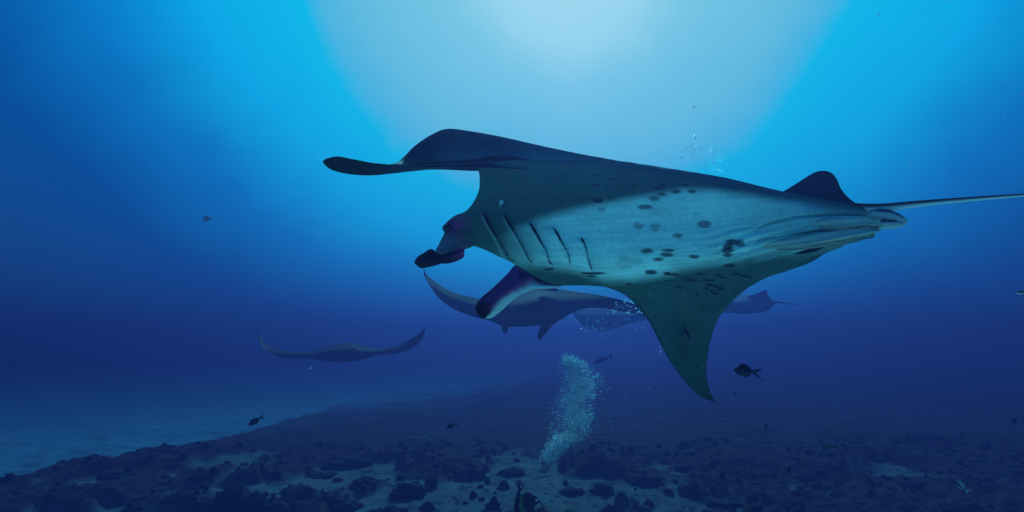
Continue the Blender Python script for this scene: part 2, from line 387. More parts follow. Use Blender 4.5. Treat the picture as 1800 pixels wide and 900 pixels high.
        parts.append(sheet('gill_slit', Wg, .006*edge_profile(26, 5), slit_m, root))
    # eye
    bm = bmesh.new(); bmesh.ops.create_uvsphere(bm, u_segments=20, v_segments=14, radius=.024)
    me = bpy.data.meshes.new('eye'); bm.to_mesh(me); bm.free(); me.transform(Matrix.Translation(Vector(P(786, 401, 2.575))))
    for p_ in me.polygons: p_.use_smooth = True
    me.materials.append(material('eye_dark', (.01, .006, .01), rough=.15, spec=.6, scale=20)); e = bpy.data.objects.new('eye', me); C.objects.link(e); e.parent = root; parts.append(e)
    # cephalic fins
    d0 = 2.58
    far_strap = [[(784,398,d0),(806,408,d0-.03),(835,425,d0)],[(782,407,d0),(800,416,d0-.03),(829,434,d0)],[(776,420,d0),(795,430,d0-.03),(816,439,d0)],[(770,432,d0-.02),(786,440,d0-.04),(804,445,d0-.02)],[(765,441,d0-.02),(778,447,d0-.03),(795,450,d0-.02)],[(762,447,d0),(772,452,d0-.01),(785,454,d0)]]
    g = lay(far_strap, 60, 40); uu, vv = uv(60, 40)
    cc = mixc([.13, .10, .14], [.30, .26, .30], sst(.1, .6, uu)*(1-.3*vv)); cc = mixc(cc, [.35, .04, .15], sst(.35, 0, uu)*sst(.9, .2, vv))
    parts.append(sheet('cephalic_fin', to_world(g), .03*edge_profile(60, 40), skin, root, col=cc)); strap = parts[-1]
    d1 = 2.52
    lobe = [[(816,440,d1),(817,440.5,d1),(818,441,d1)],[(810,442,d1),(811,443.5,d1-.01),(812,444.5,d1)],[(801,446,d1),(802,448.5,d1-.02),(803,450.5,d1)],[(787,449,d1),(787,454,d1-.03),(786,459,d1)],[(771,446,d1),(770,457,d1-.04),(768,466,d1)],[(758,437.5,d1),(755,454,d1-.045),(751,470,d1)],[(744,445,d1),(742,458,d1-.045),(741,471.5,d1)],[(733,452,d1),(733,460,d1-.03),(734,468,d1)],[(728,461,d1),(728,462,d1),(729,463,d1)]]
    g = lay(lobe, 90, 40); uu, vv = uv(90, 40)
    cc = mixc([.45, .07, .22], [.008, .004, .008], sst(.1, .5, uu+.25*(vv-.5)))
    o = sheet('fin_lobe', to_world(g), .035*edge_profile(90, 40), skin, strap, col=cc); parts.append(o)
    d2 = 2.50
    near = [[(921,474,d2+.12),(945,488,d2+.10),(966,498,d2+.12),(985,500.5,d2+.14)],[(906,466.5,d2+.10),(925,484,d2+.05),(950,500,d2+.08),(986,502.5,d2+.10)],[(893,480,d2+.06),(915,493,d2+.02),(938,503,d2+.05),(955,505,d2+.07)],[(880,493,d2+.03),(898,504,d2-.01),(915,511,d2+.02),(926,513,d2+.04)],[(864,508,d2),(880,517,d2-.05),(892,523,d2-.02),(902,527,d2+.01)],[(849,520.5,d2-.02),(865,531,d2-.08),(876,538,d2-.05),(885,543,d2)],[(839,532,d2-.03),(854,544,d2-.1),(864,549,d2-.06),(873,553,d2-.02)],[(836.5,545,d2-.03),(848,552,d2-.08),(857,556,d2-.06),(865,558.5,d2-.03)],[(843,556,d2-.03),(849,559,d2-.05),(854,560,d2-.04),(858,560,d2-.03)],[(851,560,d2-.03),(852,560.4,d2-.03),(853,560.6,d2-.03),(854,560.5,d2-.03)]]
    g = lay(near, 110, 60); uu, vv = uv(110, 60); wobl = .35*fbm(g[..., 0]*.06, g[..., 1]*.06, 4, 8)
    cc = mixc([.50, .07, .25], [.70, .80, .82], sst(.42, .78, vv+wobl*.5)*sst(.04, .2, uu))
    cc = mixc(cc, [.014, .006, .014], sst(.5, .72, uu)*sst(.72, .5, vv+wobl*.3)); cc = mixc(cc, [.03, .01, .03], sst(.1, .35, wobl+.1)*sst(.7, .4, vv)*.8)
    cc = mixc(cc, [.02, .03, .035], sst(.12, .0, uu))
    parts.append(sheet('cephalic_fin', to_world(g), .022*edge_profile(110, 60), skin, root, col=cc))
    # dorsal fin
    df = 3.02
    fin = [[(1376,337,df),(1379,340,df)],[(1396,325,df),(1405,347,df)],[(1417,311.5,df),(1428,352,df)],[(1432,303,df),(1447,357,df)],[(1446,300,df),(1460,360,df)],[(1461,303.5,df),(1472,363,df)],[(1471,315,df),(1482,364,df)],[(1478,331,df),(1490,364,df)],[(1490,346,df),(1497,362,df)],[(1504,357,df),(1506,359,df)]]
    parts.append(sheet('dorsal_fin', to_world(lay(fin, 80, 30)), .02*edge_profile(80, 30), skin_dark, root))
    # pelvic fins and claspers
    a = 2.845
    A1 = [[(1318,412,a),(1319,413,a),(1320,414,a)],[(1350,397,a),(1350,407,a-.02),(1352,416,a)],[(1398,384.5,a),(1400,400,a-.04),(1402,414,a)],[(1445,380.5,a),(1448,395,a-.05),(1450,409,a)],[(1490,379.5,a),(1495,392,a-.05),(1497,406,a)],[(1525,382,a),(1530,392,a-.04),(1530,402,a)],[(1545,391,a),(1548,395,a-.01),(1547,399,a)],[(1552,396,a),(1552,396.5,a),(1552,397,a)]]
    B1 = [[(1320,434,a-.06),(1321,435,a-.06),(1322,436,a-.06)],[(1345,424,a-.06),(1347,432,a-.09),(1350,439,a-.06)],[(1400,415,a-.06),(1402,427,a-.11),(1405,439,a-.06)],[(1450,408,a-.06),(1452,420,a-.11),(1455,434,a-.06)],[(1495,403,a-.05),(1498,414,a-.09),(1500,427,a-.05)],[(1525,404,a-.05),(1524,411,a-.07),(1520,420,a-.05)],[(1540,405,a-.05),(1540,407,a-.06),(1538,410,a-.05)]]
    for rws, lb in ((A1, 0), (B1, 1)):
        g = lay(rws, 120, 40); uu, vv = uv(120, 40)
        Wp = to_world(g); npm = smooth_field(normals(Wp, CAM), 4)
        Wp = Wp+npm*(.007*np.sin((vv*2.3+uu*1.2+lb*.3)*6.28)*np.minimum(1, 8*uu*(1-uu))*np.minimum(1, 6*vv*(1-vv)))[..., None]
        cc = mixc([.66, .68, .56], [.22, .24, .22], sst(.35, 1, vv+.15*fbm(uu*8, vv*3, 2, 4))); cc = mixc(cc, [.05, .05, .05], sst(.94, 1, vv)*.8)
        parts.append(sheet('pelvic_fin', Wp, .04*edge_profile(120, 40, .5), skin, root, col=cc))
    for (pth, r0) in (([(1505,380,2.98),(1535,377,2.98),(1562,380,2.98),(1582,388,2.98),(1594,392,2.98)], .031), ([(1500,396,2.93),(1540,394.5,2.95),(1568,394,2.96),(1590,394,2.97)], .024)):
        c = to_world(spline(np.array(pth, float), 24)); s = np.linspace(0, 1, 24)
        parts.append(tube('clasper', c, r0*(.55+.6*np.sin(np.pi*np.clip(s*.9+.1, 0, 1)))*np.minimum(1, (1-s)/.08+.15), skin, root, 12,
             col=lambda sa, s_: mixc([.55, .58, .60], [.05, .03, .06], np.clip(sst(.0, .8, sa+.6*fbm(s_*9, sa*2, 2, 3)), 0, 1))))
    c = to_world(spline(np.array([(1470,364,2.98),(1505,366,2.98),(1550,365,3.0),(1610,358.5,3.03),(1700,350.5,3.08),(1800,343,3.14),(1920,337,3.22),(2060,335,3.3)], float), 70)); s = np.linspace(0, 1, 70)
    parts.append(tube('tail', c, .033*(1-s)**1.25+.003, skin, root, 14, col=lambda sa, s_: mixc([.80, .86, .88], [.010, .010, .014], sst(-.2, .1, sa))))
    rebase(root, parts)
    return root, on_skin
front, on_skin = front_ray()

# ------------------------------------------------------------------ the other rays
ray_far = material('far_ray_skin', rough=.8, spec=.05, attr='pigment_and_light', scale=5, amount=.25)
GR = 'manta rays swimming over the reef'
def far_ray(rows, depth, tilt, bulge, label, topcol, botcol, centre, spots=()):
    """rows: (upper edge px, lower edge px); upper edge lies farther away than the lower one"""
    n = len(rows); R_ = []
    for k, ((ax, ay), (bx, by)) in enumerate(rows):
        t = k/(n-1); da = depth+tilt*(t-.5)
        hh = abs(by-ay)*depth/900.
        R_.append([(ax, ay, da+hh*.9), ((ax*.6+bx*.4), (ay*.6+by*.4), da+hh*.15-bulge*math.exp(-((ax-centre)/60.)**2)), (bx, by, da-hh*.5)])
    nu, nv = 260, 60
    g = lay(R_, nu, nv); u, v = uv(nu, nv); W = to_world(g)
    T = (.03+bulge*np.exp(-((g[..., 0]-centre)/55.)**2))*edge_profile(nu, nv, .6)
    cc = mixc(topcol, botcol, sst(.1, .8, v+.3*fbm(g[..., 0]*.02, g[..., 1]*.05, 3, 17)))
    for (a, b, rx, ry) in spots:
        cc = mixc(cc, [.02, .02, .03], sst(1.3, .6, ((g[..., 0]-a)/rx)**2+((g[..., 1]-b)/ry)**2)*.8)
    root = empty('manta_ray', tuple(P(centre, sum(r_[1][1] for r_ in rows)/n, depth))); tag(root, label, 'manta ray', GR)
    return root, [sheet('body', W, T, ray_far, root, col=cc, colback=np.array([.03, .03, .04]))]
def small_fin(name, rows, parent, col=(.05, .04, .06), th=.03, n=40, mat=None):
    g = lay(rows, n, 20); return sheet(name, to_world(g), th*edge_profile(n, 20), mat or ray_far, parent, col=np.array(col))
M2 = [((745,472),(745.5,474)),((750,482),(753,496)),((765,495),(768,520)),((790,511),(794,541)),((822,521),(830,556)),((858,526),(862,564)),((893,519),(880,572)),((925,512.5),(900,574)),((956,505),(932,573)),((985,508),(962,569)),((1005,511.5),(984,562)),((1030,515),(1002,551)),((1060,520),(1032,541.5)),((1095,528),(1070,544)),((1130,539),(1120,552)),((1160,549),(1155,559)),((1182,560),(1182,562))]
root, ps = far_ray(M2, 9.6, 0., .28, 'middle distance manta ray gliding head on behind the mouth lobes of the big one', [.015, .008, .016], [.12, .075, .12], 935,
    spots=[(955,541,12,3),(968,536,8,2),(948,547,7,2),(905,562,14,1.6),(925,560,10,1.4),(826,543,3,2),(948,529,9,1.5),(965,527,7,1.2)])
q = 9.2
ps.append(small_fin('cephalic_fin', [[(880,570,q),(890,570,q-.05),(900,570,q)],[(882,577,q),(888,578,q-.06),(893,578,q)],[(884,583,q),(888,584,q-.05),(892,583,q)],[(887,585.5,q),(888,585.8,q),(889,585.5,q)]], root, (.09, .06, .09)))
ps.append(small_fin('cephalic_fin', [[(955,566,q),(970,570,q-.05),(987,560,q)],[(951,572,q-.02),(962,575,q-.08),(974,570,q-.02)],[(947,583,q-.04),(953,586,q-.1),(961,584,q-.04)],[(945,592,q-.04),(948,594,q-.08),(953,594,q-.04)],[(947,598,q-.03),(948,599,q-.03),(949,598.5,q-.03)]], root, (.10, .06, .09)))
ps.append(small_fin('dorsal_fin', [[(948,508,9.9),(950,510,9.9)],[(960,503,9.9),(962,511,9.9)],[(969,501.5,9.9),(972,512,9.9)],[(980,509,9.9),(982,512,9.9)]], root, (.06, .03, .06)))
rebase(root, ps)
M3 = [((453,575.5),(453.5,577)),((455.5,587),(458,602)),((466,602),(469,618)),((484,612),(489,627)),((510,617.5),(515,631)),((546,617),(545,631)),((577,608),(570,634)),((612,602.5),(603,637)),((645,609),(636,632)),((665,613),(663,625)),((695,608.5),(695,622)),((720,597),(722,614)),((737,586),(740,599)),((747.5,576),(748,578))]
root, ps = far_ray(M3, 15., 0., .30, 'distant manta ray seen front on with both wing tips curled up, low on the left', [.03, .015, .03], [.13, .07, .12], 607)
q = 14.6
ps.append(small_fin('mouth', [[(606,618,q-.25),(606,619,q-.25),(606,620,q-.25)],[(613,612,q-.25),(613,616,q-.3),(614,620,q-.25)],[(622,611,q-.25),(622,615,q-.3),(623,619,q-.25)],[(629,615,q-.25),(629,616,q-.25),(629,617,q-.25)]], root, (.14, .11, .14), .02))
rebase(root, ps)
M4 = [((1001,540),(1002,543)),((1011,541),(1019,567)),((1030,542),(1040,580)),((1060,543),(1068,581)),((1095,547),(1100,572)),((1130,545),(1135,563)),((1180,538),(1185,560)),((1230,530),(1235,556)),((1268,525),(1275,550)),((1300,519),(1310,552)),((1328,519),(1345,547.5)),((1350,526),(1357,540)),((1364,531),(1364,533))]
root, ps = far_ray(M4, 18.0, 0., .30, 'faint manta ray half hidden behind the drooping wing, small back fin and tail showing', [.10, .12, .20], [.15, .17, .25], 1290)  # skin paled towards the water colour, haze painted in
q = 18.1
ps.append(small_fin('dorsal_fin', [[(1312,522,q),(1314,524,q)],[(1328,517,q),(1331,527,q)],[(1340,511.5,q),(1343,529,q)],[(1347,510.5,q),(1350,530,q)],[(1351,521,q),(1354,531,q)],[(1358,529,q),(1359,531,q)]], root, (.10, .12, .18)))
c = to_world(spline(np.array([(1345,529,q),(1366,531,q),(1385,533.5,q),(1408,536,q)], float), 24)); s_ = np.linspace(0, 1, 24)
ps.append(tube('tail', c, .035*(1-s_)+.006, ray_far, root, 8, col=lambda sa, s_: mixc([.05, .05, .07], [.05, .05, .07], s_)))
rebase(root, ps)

# ------------------------------------------------------------------ fish
def fish(px, py, depth, length, deg, label, base, belly=None, tall=.34, deep_tail=.5, bend=0., yaw=0., cat='fish', name='small_fish', streamers=False, pos=None):
    """deg: direction of the snout in the picture plane, 0 = right, 90 = up"""
    root = empty(name, tuple(P(px, py, depth)) if pos is None else tuple(pos)); tag(root, label, cat, 'small fish around the rays' if name == 'small_fish' else None)
    n, sgm = 22, 14; s = np.linspace(0, 1, n)
    prof = np.interp(s, [0, .04, .15, .35, .55, .8, .93, 1], [.02, .28, .72, 1, .88, .38, .2, .2])*tall*.5*length
    a = np.linspace(0, 2*np.pi, sgm, endpoint=False)
    yb = bend*length*(s-.3)**2
    V = np.stack([np.broadcast_to(((.42-s)*length)[:, None], (n, sgm)), prof[:, None]*.42*np.cos(a)[None], prof[:, None]*np.sin(a)[None]+yb[:, None]], -1)
    F = [(i*sgm+j, i*sgm+(j+1) % sgm, (i+1)*sgm+(j+1) % sgm, (i+1)*sgm+j) for i in range(n-1) for j in range(sgm)]
    F += [tuple(range(sgm))[::-1], tuple((n-1)*sgm+j for j in range(sgm))]
    m = material(name+'_skin', rough=.75, spec=.1, attr='pigment_and_light', scale=20, amount=.2)
    o = mesh_obj('body', V.reshape(-1, 3), F, m, root)
    cc = mixc(base, belly if belly is not None else base, sst(.2, -.3, np.broadcast_to(np.sin(a)[None], (n, sgm))))
    def paint(ob, c):
        ca = ob.data.color_attributes.new('pigment_and_light', 'FLOAT_COLOR', 'POINT'); c = np.broadcast_to(c, (len(ob.data.vertices), 3))
        ca.data.foreach_set('color', np.concatenate([c, np.ones((len(c), 1))], 1).astype(np.float32).ravel())
    paint(o, cc.reshape(-1, 3))
    def fin(nm, pts, th=.012):
        pts = [np.array(p_)*length for p_ in pts]; k = len(pts); zb = lambda x: bend*length*((.42-x/length)-.3)**2
        fr = [(p_[0], th*length*.5, p_[1]+zb(p_[0])) for p_ in pts]; bk = [(p_[0], -th*length*.5, p_[1]+zb(p_[0])) for p_ in pts]
        f = [tuple(range(k)), tuple(range(k, 2*k))[::-1]]+[(i, i+k, (i+1) % k+k, (i+1) % k) for i in range(k)]
        q_ = mesh_obj(nm, fr+bk, f, m, root, smooth=False); paint(q_, np.array(base)); return q_
    t = tall
    if streamers:
        fin('tail_fin', [(-.42, .05), (-.62, .13), (-.92, .16), (-.70, .03), (-.56, -.03), (-.66, -.16), (-.98, -.42), (-.60, -.20), (-.42, -.06)])
    else:
        fin('tail_fin', [(-.52, .03*t*3), (-.60, .12*deep_tail*2), (-.76, .20*deep_tail*2), (-.67, 0), (-.76, -.20*deep_tail*2), (-.60, -.12*deep_tail*2), (-.52, -.03*t*3)])
    fin('dorsal_fin', [(.18, t*.42), (.10, t*.68), (-.12, t*.66), (-.34, t*.36), (-.36, t*.16), (-.1, t*.36)])
    fin('anal_fin', [(-.02, -t*.42), (-.12, -t*.66), (-.34, -t*.34), (-.36, -t*.16), (-.2, -t*.3)])
    X = Vector((math.cos(R(deg)), 0, math.sin(R(deg))))
    X = Matrix.Rotation(yaw, 3, 'Z') @ X; Zv = Vector((0, 0, 1)) if abs(X.z) < .95 else Vector((1, 0, 0))
    Y = Zv.cross(X).normalized(); Z = X.cross(Y)
    root.matrix_world = Matrix.Translation(root.location) @ Matrix((X, Y, Z)).transposed().to_4x4()
    return root
fish(446, 742, 6.0, .17, 212, 'dark oval reef fish alone above the left slope of the reef', (.02, .012, .02), tall=.36)
fish(791, 750, 6.0, .115, 200, 'tiny dark slender fish in dark water left of the big bubble plume', (.008, .012, .012), tall=.3)
fish(1306, 652, 4.6, .20, 176, 'black fish with long trailing tail streamers just right of the drooping wing tip', (.004, .004, .006), (.02, .03, .035), tall=.46, streamers=True)
fish(1291, 692, 7.0, .06, 160, 'speck of a reddish fish right below the black streamer-tailed fish', (.06, .01, .02), tall=.5)
fish(1347, 750, 7.0, .10, 75, 'small reddish brown fish swimming upright at lower right of centre', (.07, .012, .03), tall=.3)
fish(1453, 786, 6.0, .20, 200, 'slim arched greenish fish gliding over the dark right side of the reef', (.03, .10, .09), (.03, .03, .04), tall=.22, bend=-.35)
fish(1387, 826, 6.5, .075, 250, 'tiny dark fish low over the rubble right of centre', (.006, .006, .012), tall=.5)
fish(1687, 852, 5.5, .15, 125, 'pale turquoise fish with dark side at the lower right', (.32, .40, .36), (.10, .04, .10), tall=.36, bend=.3)
fish(1794, 515, 4.0, .095, 175, 'pale striped fish cut by the right edge of the picture', (.10, .08, .07), (.75, .72, .6), tall=.28)
fish(362, 385, 15.0, .26, 190, 'faint dark fish far off in open water at upper left', (.45, .45, .5), tall=.6)  # pale base stands in for the haze over a dark fish
fish(547, 647, 9.0, .07, 20, 'bright bluish speck of a fish below the front-on distant ray', (.7, .8, .8), tall=.6)
fish(1055, 634, 17.0, .60, 200, 'faint purplish slender fish right of the top of the bubble plume', (.16, .07, .14), tall=.22)
fish(1783, 740, 8.0, .12, 90, 'faint dark fish near the right edge over the reef', (.03, .015, .04), tall=.5)
# hangers-on of the big ray
a_, b_ = on_skin(1210, 592, .02), None
fish(0, 0, 0, .105, -60, 'thin dark remora clinging to the drooping wing of the big ray', (.02, .006, .03), (.22, .10, .28), tall=.20, name='remora', pos=a_)
fish(0, 0, 0, .034, 70, 'tiny pale cleaner fish against the dark cheek of the big ray', (.75, .85, .82), (.7, .8, .8), tall=.5, name='cleaner_fish', pos=on_skin(881, 352, .02))

# ------------------------------------------------------------------ bubbles
bub = bpy.data.materials.new('air_bubble'); bub.use_nodes = True
bt = bub.node_tree
for n_ in list(bt.nodes): bt.nodes.remove(n_)
bo = bt.nodes.new('ShaderNodeOutputMaterial'); tr = bt.nodes.new('ShaderNodeBsdfTranslucent'); gl = bt.nodes.new('ShaderNodeBsdfGlossy'); df_ = bt.nodes.new('ShaderNodeBsdfDiffuse')
tr.inputs[0].default_value = (.35, .74, 1.0, 1); df_.inputs[0].default_value = (.5, .80, .95, 1); gl.inputs['Roughness'].default_value = .12; gl.inputs[0].default_value = (.95, .95, .95, 1)
m1 = bt.nodes.new('ShaderNodeMixShader'); m1.inputs[0].default_value = .35; m2_ = bt.nodes.new('ShaderNodeMixShader'); m2_.inputs[0].default_value = .45
bt.links.new(tr.outputs[0], m1.inputs[1]); bt.links.new(df_.outputs[0], m1.inputs[2]); bt.links.new(m1.outputs[0], m2_.inputs[1]); bt.links.new(gl.outputs[0], m2_.inputs[2]); rf = bt.nodes.new('ShaderNodeBsdfRefraction'); rf.inputs['IOR'].default_value = .78; rf.inputs['Roughness'].default_value = .05; m3_ = bt.nodes.new('ShaderNodeMixShader'); m3_.inputs[0].default_value = .5
bt.links.new(m2_.outputs[0], m3_.inputs[1]); bt.links.new(rf.outputs[0], m3_.inputs[2]); bt.links.new(m3_.outputs[0], bo.inputs['Surface'])
bm = bmesh.new(); bmesh.ops.create_icosphere(bm, subdivisions=2, radius=1.); bme = bpy.data.meshes.new('bubble'); bm.to_mesh(bme); bm.free()
for p_ in bme.polygons: p_.use_smooth = True
bme.materials.append(bub)
bm = bmesh.new(); bmesh.ops.create_icosphere(bm, subdivisions=1, radius=1.); BV = np.array([v.co[:] for v in bm.verts]); BF = np.array([[v.index for v in f.verts] for f in bm.faces]); bm.free()
rng = np.random.default_rng(5)
bub2 = bub.copy(); bub2.name = 'fine_bubbles'
for n_ in bub2.node_tree.nodes:
    if n_.type == 'MIX_SHADER' and n_.outputs[0].links and n_.outputs[0].links[0].to_node.type == 'OUTPUT_MATERIAL': n_.inputs[0].default_value = .62
m3_.inputs[0].default_value = .25
def bubble(px, py, d, r, label, group, flat=.6, tiltdeg=0):
    o = bpy.data.objects.new('air_bubble', bme); o.location = P(px, py, d); o.scale = (r, r, r*flat); o.rotation_euler = (0, R(tiltdeg), 0); C.objects.link(o)
    tag(o, label, 'bubble', group)
PL = np.array([(962,806,9),(972,795,15),(985,780,18),(1003,758,30),(1012,735,34),(1012,712,32),(1020,690,33),(1026,668,32),(1018,650,26),(1004,636,15),(1000,630,8)], float)
def plume_at(t):
    i = t*(len(PL)-1); k = np.arange(len(PL)); return np.interp(i, k, PL[:, 0]), np.interp(i, k, PL[:, 1]), np.interp(i, k, PL[:, 2])
def bubble_plume(count):
    t = rng.random(count); x, y, wd = plume_at(t)
    t = np.clip(t+rng.normal(size=count)*.02, 0, 1); g = rng.normal(size=count)*.50; keep = 1.5*fbm(x*.10+g*3.2, y*.10, 3, 3)+rng.random(count)*1.1 > .42
    t, x, y, wd, g = t[keep], x[keep], y[keep], wd[keep], np.clip(g[keep], -1.5, 1.5); n = len(t)
    xx = x+g*wd+rng.normal(size=n)*1.5; yy = y+rng.normal(size=n)*4; dd = 8.0+rng.normal(size=n)*.13
    rad = (.0045+.0080*rng.random(n)**2.5)
    c = to_world(np.stack([xx, yy, dd], -1))
    V = c[:, None]+BV[None]*rad[:, None, None]*np.array([1, 1, .65]); F = (BF[None]+(np.arange(n)*len(BV))[:, None, None]).reshape(-1, 3)
    o = mesh_obj('bubble_plume', V.reshape(-1, 3), F, bub2); o.data.materials.append(bub); mi = np.repeat((rng.random(n) < .45).astype(np.int32), len(BF)); o.data.polygons.foreach_set('material_index', mi); tag(o, 'dense blue plume of fine air bubbles rising above the diver', 'bubbles', kind='stuff')
bubble_plume(21000)
for k in range(64):
    t = rng.random(); x, y, wd = plume_at(t); sd = rng.choice([-1, 1, 1])*(.5+.55*rng.random())
    bubble(x+sd*wd, y+rng.normal()*4, 7.85+rng.normal()*.1, .012+.011*rng.random()**2, 'larger air bubble at the ragged edge of the dense plume above the diver', 'larger bubbles in the plume above the diver')
for x, y in ((1000,630),(1008,627),(1015,631),(990,636),(1022,641),(984,646),(1034,645),(1030,652),(1005,660),(1049,661),(1055,664),(1057,670)):
    bubble(x, y, 7.8, .011, 'bright air bubble leading the top of the dense plume', 'bright bubbles at the head of the plume')
for k in range(60): bubble(1110+rng.normal()*24, 541+rng.normal()*9+.0, 7.6+rng.normal()*.15, .009+.008*rng.random()**2, 'air bubble in the cluster crossing the right wing of the middle distance ray', 'bubbles beside the drooping wing')
for k in range(46): bubble(1055+rng.normal()*26, 572+rng.normal()*13, 7.8+rng.normal()*.15, .007+.008*rng.random()**2, 'air bubble in the loose swarm below the right wing of the middle distance ray', 'bubbles below the middle ray')
for k in range(22): bubble(1105+rng.random()*72, 575+rng.random()*60+0, 7.8, .004+.006*rng.random(), 'air bubble straggling along the leading edge of the drooping wing', 'straggling bubbles by the wing edge')
for x, y in ((1142,567),(1146,572),(1134,574),(1092,702),(1104,721),(1088,719),(1100,701),(1072,742),(1076,747),(1140,665),(1148,667),(1133,675),(1120,683),(1141,682),(1073,610),(1098,611),(1050,610),(1117,626),(1176,620),(1171,623),(1160,611),(1148,622)):
    bubble(x, y, 7.6, .008, 'stray round air bubble in clear dark water between plume and wing tip', 'stray bubbles near the wing tip')
for x, y in ((925,832),(929,826),(962,831),(964,829),(967,838),(968,842),(938,810),(951,811),(961,863),(974,817)):
    bubble(x, y, 8.0, .007, 'tiny air bubble just above the diver, below the dense plume', 'first bubbles over the diver')
for k in range(95):
    f_ = rng.random(); x = 1212+62*rng.random()*(.5+.5*f_)+6*f_; y = 252+f_*52+rng.normal()*4
    if y > 275+(x-1040)*.14+4: continue
    bubble(x, y, 6.5, .007+.008*rng.random()**2, 'flattened air bubble in the bright water just above the back of the big ray', 'bubbles above the back of the big ray', .35, -32)
for x, y in ((1220,188),(1222,238),(1222,243),(1206,260),(1215,257),(1232,261),(1198,277),(1255,265)):
    bubble(x, y, 6.5, .018, 'large flattened air bubble leading the stream above the back of the big ray', 'large bubbles above the back of the big ray', .4, -25)
for x, y in ((1664,1),(1659,50),(1545,25),(1648,188),(1674,188),(1746,170),(1698,219),(1689,202),(1766,147),(1602,286),(1646,239),(1673,238),(1767,203),(1797,165)):
    bubble(x, y, 4.5, .011, 'lone streaky air bubble in the open water at the upper right', 'scattered bubbles at the upper right', .4, -30)

# ------------------------------------------------------------------ rocks and coral on the reef
rock_m = material('reef_rock', (.035, .022, .03), rough=.95, spec=.05, scale=4, amount=.5, bump=.9, bump_scale=14)
coral_m = material('dark_coral', (.012, .010, .014), rough=.95, spec=.05, scale=7, amount=.6, bump=1., bump_scale=25)
from mathutils import noise as mn
def lump(name, radius, squash, seed, sub, rough, mat, knobs=.0):
    bm = bmesh.new(); bmesh.ops.create_icosphere(bm, subdivisions=sub, radius=1.)
    o3 = Vector((seed*7.3, seed*3.1, seed*1.7))
    for v in bm.verts:
        n_ = v.co.normalized(); k = 1+rough*.6*mn.fractal(n_*1.6+o3, .7, 2.1, 5)+.45*rough*mn.noise(n_*6+o3)+.25*rough*mn.noise(n_*14+o3)
        if knobs: k += knobs*(1-min(1, mn.voronoi(n_*4.5+o3)[0][0]*2.2))
        hx = max(.35, math.hypot(n_.x, n_.y)) if n_.z < 0 else 1
        v.co = Vector((n_.x/hx*radius[0]*k, n_.y/hx*radius[1]*k, n_.z*radius[2]*k))
    me = bpy.data.meshes.new(name); bm.to_mesh(me); bm.free()
    for p_ in me.polygons: p_.use_smooth = True
    me.materials.append(mat); o = bpy.data.objects.new(name, me); C.objects.link(o); return o
ROCKS = [
 (398,918,124,66,'coral_head','large black domed coral head at the bottom edge, left of centre','coral head',1),
 (480,893,62,22,'rock','low knobbly rock touching the right flank of the large black coral head','rock',0),
 (580,884,84,34,'rock','broad dark boulder with a humped top right of the large coral head','rock',0),
 (518,866,50,13,'rock','thin flat rock lying on pale sand left of the broad humped boulder','rock',0),
 (484,842,26,14,'rock','small dark rock behind the flat rock on the sand','rock',0),
 (560,838,60,12,'rock','long low ledge of rock behind the broad humped boulder','rock',0),
 (628,852,20,15,'rock','small round rock just right of the sand gap','rock',0),
 (648,850,28,18,'rock','pointed rock beside the small round rock','rock',0),
 (605,822,80,20,'rock','hazy rock mound on the far side of the sand, left of centre','rock',0),
 (715,872,60,28,'rock','wide craggy rock in the middle of the pale sand patch','rock',0),
 (738,876,16,12,'rock','small stone at the right foot of the craggy rock','rock',0),
 (757,858,24,30,'rock','upright rock behind the craggy rock on pale sand','rock',0),
 (752,896,26,18,'coral_head','small bushy coral on the sand in front of the craggy rock','coral head',1),
 (683,912,70,22,'coral_head','low bushy coral cut by the bottom edge under the pale sand','coral head',1),
 (832,874,14,15,'rock','small dark stone on pale sand left of the diver','rock',0),
 (845,858,12,9,'rock','little stone behind the small dark stone left of the diver','rock',0),
 (857,850,12,16,'rock','narrow standing stone farther left of the diver','rock',0),
 (884,860,22,18,'rock','squarish rock just left of the raised hand','rock',0),
 (818,886,12,8,'rock','smallest pebble on the sand left of the diver','rock',0),
 (800,878,10,5,'rock','flat pebble on the sand patch','rock',0),
 (866,908,32,34,'coral_head','round bushy coral at the bottom edge left of the diver','coral head',1),
 (832,838,42,24,'rock','hazy dark mound at the back of the sand channel','rock',0),
 (900,836,50,14,'rock','dim long rock behind the raised hand','rock',0),
 (1072,912,34,26,'coral_head','bushy black coral at the bottom edge right of the diver','coral head',1),
 (1005,868,46,14,'rock','low dark rock right of the diver, behind the head','rock',0),
 (1060,868,40,22,'rock','dark rock with two humps right of the diver','rock',0),
 (1130,850,70,20,'rock','long dim boulder in dark water under the drooping wing tip','rock',0),
 (1220,872,46,26,'rock','dim boulder standing lower right of the wing tip','rock',0),
 (1290,895,120,24,'rock','wide black rock shelf near the bottom edge right of centre','rock',0),
 (1400,880,60,20,'rock','dim rock right of the wide black shelf','rock',0),
 (1560,892,90,24,'rock','broad shadowy boulder at the lower right','rock',0),
 (1700,905,70,26,'rock','shadowy boulder nearest the lower right corner','rock',0),
 (240,898,56,18,'rock','low rock on the slope left of the large black coral head','rock',0),
 (40,868,80,16,'rock','dark rock on the reef edge at the far left','rock',0),
 (200,838,56,15,'rock','dark rock on the rim of the reef slope at left','rock',0),
 (350,846,60,7,'rock','long thin ridge of rock on the left slope','rock',0),
 (250,824,34,12,'rock','hazy rock capping the reef rim at left','rock',0),
]
